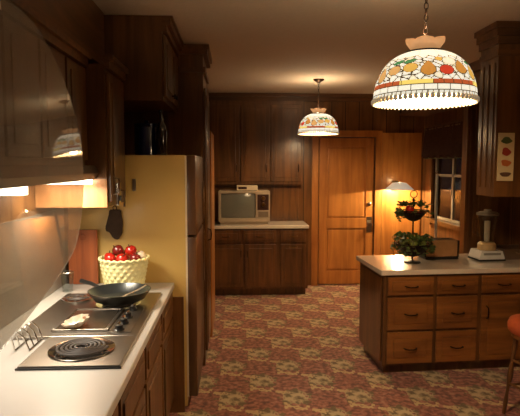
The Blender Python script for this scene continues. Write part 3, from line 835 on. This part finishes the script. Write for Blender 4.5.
# upper cabinets on left
def upper(y0, y1, z0, z1, n, label, xf=-.835):
    u = thing('wall_cabinet', label, 'cabinet', (xf, y0, 0), PI/2)
    L_ = y1-y0
    MB().box(0, L_-.002, 0, abs(XL-xf)-.002, z0, z1).build('body', DK, u)
    w_ = L_/n
    for k in range(n): front(u, 'door', k*w_+.012, (k+1)*w_-.012, z0+.03, z1-.03, DK, 'none')
    c = MB(); c.box(0, L_-.002, -.03, 0, z1-.02, z1+.02); c.box(0, L_-.002, -.05, 0, z1+.02, z1+.05); c.build('crown_moulding', DKY, u)
    return u
upper(-.9, 2.98, 1.68, 2.24, 11, 'long run of dark panelled wall cupboards above the cooktop')
u2 = thing('end_cupboard', 'wall cupboard with lit pale oak side beside the refrigerator', 'cabinet', (-.72, 2.985, 0), PI/2)
MB().box(.012, .44, 0, .398, 1.44, 2.24).build('body', DK, u2)
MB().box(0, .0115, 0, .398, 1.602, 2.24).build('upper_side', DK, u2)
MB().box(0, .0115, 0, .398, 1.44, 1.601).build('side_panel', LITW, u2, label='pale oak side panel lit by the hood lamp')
front(u2, 'door', .03, .42, 1.47, 2.2, DK, 'vertical', hx=.08, hz=1.56, hm=CHROME)
c = MB(); c.box(0, .44, -.03, 0, 2.22, 2.26); c.box(0, .44, -.05, 0, 2.26, 2.29); c.build('crown_moulding', DKY, u2)
struct(MB().box(XL+.002, -.82, CY0, 3.43, 2.30, H-.002).build('trim_4', DKY))
# range hood with light
hd = thing('range_hood', 'slim brown range hood with glowing light strip under the cupboards', 'hood', (0, 0, 0))
m = MB(); m.prism([(XL+.013, 1.60), (-.78, 1.60), (-.76, 1.635), (-.78, 1.678), (XL+.013, 1.678)], 'y', 1.3, 2.975); m.build('canopy', HOODM, hd)
MB().box(-1.08, -.79, 2.89, 2.95, 1.574, 1.599, .003).build('light_lens', emitter('hood_lens', (1, .87, .66, 1), 14), hd)
MB().box(-1.06, -.79, 1.98, 2.04, 1.566, 1.599, .003).build('light_lens', emitter('hood_lens_near', (1, .87, .66, 1), 14), hd)
light('hood_light', (-.92, 2.80, 1.56), 8, (1, .88, .68), size=(.28, .12), typ='AREA')
light('hood_light_near', (-.92, 1.95, 1.55), 4.2, (1, .92, .80), size=(.28, .30), typ='AREA')

# clear splash guard
gd = thing('splash_guard', 'clear acrylic splash guard with curved edge hanging by the cooktop', 'glass panel', (-.672, 2.3, 1.6))
gd.rotation_euler = (0, math.radians(-4.6), math.radians(-4.0))
GM = Matrix.Translation((0, -2.3, -1.6))
prof = [(1.25, 1.055), (1.47, 1.12), (1.80, 1.20), (2.14, 1.31), (2.24, 1.40), (2.34, 1.56), (2.375, 1.72), (2.36, 1.85), (2.28, 2.0), (2.14, 2.14), (1.97, 2.23), (1.7, 2.27), (1.25, 2.27)]
def smooth_poly(P, it=2):
    for _ in range(it):
        Q = [P[0]]
        for a, b_ in zip(P, P[1:]):
            Q += [(a[0]*.75+b_[0]*.25, a[1]*.75+b_[1]*.25), (a[0]*.25+b_[0]*.75, a[1]*.25+b_[1]*.75)]
        P = Q+[P[-1]]
    return P
m = MB(); m.prism(smooth_poly([(y, min(z, 2.235)) for y, z in prof]), 'x', -.0025, .0025); m.build('sheet', ACR, gd, M=GM)
for y in (1.35, 1.75):
    MB().box(-.012, .005, y-.02, y+.02, 2.18, 2.225, .002).build('bracket', CHROME, gd, M=GM)

# can opener and hooks on the end cupboard
co = thing('can_opener', 'chrome wall-mounted can opener on the end cupboard corner', 'can opener', (-.692, 3.10, 1.445))
m = MB(); m.box(.003, .02, -.03, .03, 0, .13, .004); m.build('body', CHROME, co); MB().tube([(.02, 0, .09), (.045, -.01, .085), (.05, -.02, .02), (.05, -.025, -.01)], .006, 8).build('crank', CHROME, co, True)
m = MB(); m.lathe([(0, 0), (.016, 0), (.016, .01), (0, .01)], 16, (0, 0, 0)); m.build('gear', BLACK, co, True, Matrix.Translation((.0205, 0, .04)) @ Matrix.Rotation(PI/2, 4, 'Y'))

# ------------------------------------------------------------------ refrigerator
FY0, FY1, FX = 3.46, 4.24, -.252
COPPER = plain('brown_enamel', srgb(92, 62, 38), .35, coat=.3)
rf = thing('refrigerator', 'harvest gold refrigerator with brown doors at the end of the left counter', 'refrigerator', (0, 0, 0))
m = MB(); m.box(XL+.03, FX-.07, FY0, FY1, .03, 1.745, .01); m.box(XL+.05, FX-.1, FY0+.02, FY1-.02, 0, .03); m.build('body', FRIDGE, rf, True)
m = MB(); m.box(FX-.064, FX, FY0, FY1, .10, 1.20, .012); dr = m.build('fridge_door', COPPER, rf, True)
MB().box(FX, FX+.012, FY1-.08, FY1-.06, .75, 1.15, .003).build('handle', CHROME, dr)
m = MB(); m.box(FX-.064, FX, FY0, FY1, 1.212, 1.745, .012); dr = m.build('freezer_door', COPPER, rf, True)
MB().box(FX, FX+.012, FY1-.08, FY1-.06, 1.25, 1.55, .003).build('handle', CHROME, dr)
MB().box(FX-.072, FX-.060, FY0-.002, FY1-.008, .10, 1.74).build('gasket', IVORY, rf)
# items on fridge side
hk = thing('magnet_hook', 'small grey magnetic hook on the side of the refrigerator', 'hook', (-.655, FY0-.001, 1.51))
MB().box(-.012, .012, -.006, 0, 0, .08, .002).build('plate', STEEL, hk); MB().tube([(0, -.006, .02), (0, -.03, .0), (0, -.035, .02)], .003, 6).build('prong', STEEL, hk, True)
mt = thing('oven_mitt', 'dark quilted oven mitt hanging on the refrigerator side above the basket', 'mitt', (-.775, FY0-.025, 1.20))
m = MB(); pts = [(-.04, .19), (.035, .19), (.045, .10), (.04, .03), (.015, -.01), (-.02, 0), (-.04, .05), (-.06, .04), (-.07, .07), (-.05, .11)]
m.prism(pts, 'y', -.012, .012); bmesh.ops.bevel(m.bm, geom=list(m.bm.edges), offset=.006, segments=2, affect='EDGES'); m.build('glove', MITT, mt, True)
MB().tube([(-.005+.012*math.cos(a), 0, .20+.014*math.sin(a)) for a in [2*PI*i/12 for i in range(12)]], .003, 6, True).build('loop', MITT, mt)

# things on top of the refrigerator
cn = thing('canister', 'dark blue round canister on top of the refrigerator', 'canister', (-.60, 3.66, 1.746))
m = MB(); m.lathe([(0, 0), (.085, 0), (.085, .19), (.082, .195), (0, .195)], 32); m.build('body', NAVY, cn, True); m = MB(); m.lathe([(0, .196), (.088, .196), (.088, .215), (.02, .225), (.012, .24), (0, .242)], 32); m.build('lid', NAVY, cn, True)
bt = thing('bottle', 'tall dark glass bottle on top of the refrigerator', 'bottle', (-.49, 3.58, 1.746))
m = MB(); m.lathe([(0, 0), (.036, 0), (.038, .01), (.038, .16), (.03, .20), (.014, .23), (.013, .29), (0, .29)], 24); m.build('glass', DGLASS, bt, True); MB().tube([(0, 0, .29), (0, 0, .305)], .014).build('cap', BLACK, bt, True)

# cupboard over the refrigerator
of = thing('over_fridge_cabinet', 'dark cupboard reaching the ceiling above the refrigerator', 'cabinet', (-.46, FY0, 0), PI/2)
MB().box(0, .78, 0, .65, 2.10, H-.004).build('body', DK, of)
for k in range(2): front(of, 'door', .02+k*.38, .38+k*.38, 2.13, 2.52, DK, 'knob', hx=.34+k*.10, hz=2.17)
c = MB(); c.box(0, .78, -.03, 0, 2.54, 2.58); c.box(0, .78, -.055, 0, 2.58, 2.62); c.box(-.0, .78, -.07, 0, 2.62, H-.004); c.build('crown_moulding', DKY, of)
# tall pantry beyond
pt = thing('pantry_cabinet', 'tall dark pantry cupboard with crown just beyond the refrigerator', 'cabinet', (-.245, 4.26, 0), PI/2)
MB().box(0, .60, 0, .86, 0, H-.005).build('body', DK, pt)
front(pt, 'door', .03, .57, .12, 2.30, DK, 'vertical', hx=.08, hz=1.1)
c = MB(); c.box(-.015, .60, -.02, .86, 2.42, 2.46); c.box(-.02, .60, -.035, .86, 2.56, 2.60); c.box(-.018, .60, -.05, .4, 2.60, H-.004); c.build('crown_moulding', DKH, pt)

# ------------------------------------------------------------------ stool
sl = thing('bar_stool', 'wooden bar stool with round rust-red padded seat at right', 'stool', (1.985, 3.22, 0))
m = MB(); m.lathe([(0, .585), (.175, .585), (.187, .60), (.19, .635), (.178, .665), (.14, .68), (0, .686)], 40); m.build('seat', VINYL, sl, True)
m = MB(); m.lathe([(0, .555), (.165, .555), (.17, .584), (0, .584)], 36); m.build('seat_frame', DRAW, sl, True)
for k in range(4):
    a = PI/4+k*PI/2+.25; c, s = math.cos(a), math.sin(a); pts = []; rad = []
    for i in range(13):
        v = i/12; r = .13+.06*v; pts.append((c*r, s*r, .553*(1-v)+.001)); rad.append(.017+.005*math.sin(v*PI*5)*(.2 < v < .85)-.004*v)
    MB().tube(pts, rad, 12).build('leg', DK, sl, True)
for z, r in ((.2, .170), (.36, .154)):
    for k in range(4):
        a, b_ = PI/4+k*PI/2+.25, PI/4+(k+1)*PI/2+.25
        MB().tube([(r*math.cos(a), r*math.sin(a), z+.02*(k % 2)), (r*math.cos(b_), r*math.sin(b_), z+.02*(k % 2))], .009, 8).build('rung', DK, sl, True)

# ------------------------------------------------------------------ world (night outside)
wd_ = bpy.data.worlds.new('night'); scene.world = wd_; wd_.use_nodes = True
bg = wd_.node_tree.nodes['Background']; bg.inputs['Color'].default_value = (.002, .002, .003, 1); bg.inputs['Strength'].default_value = 1
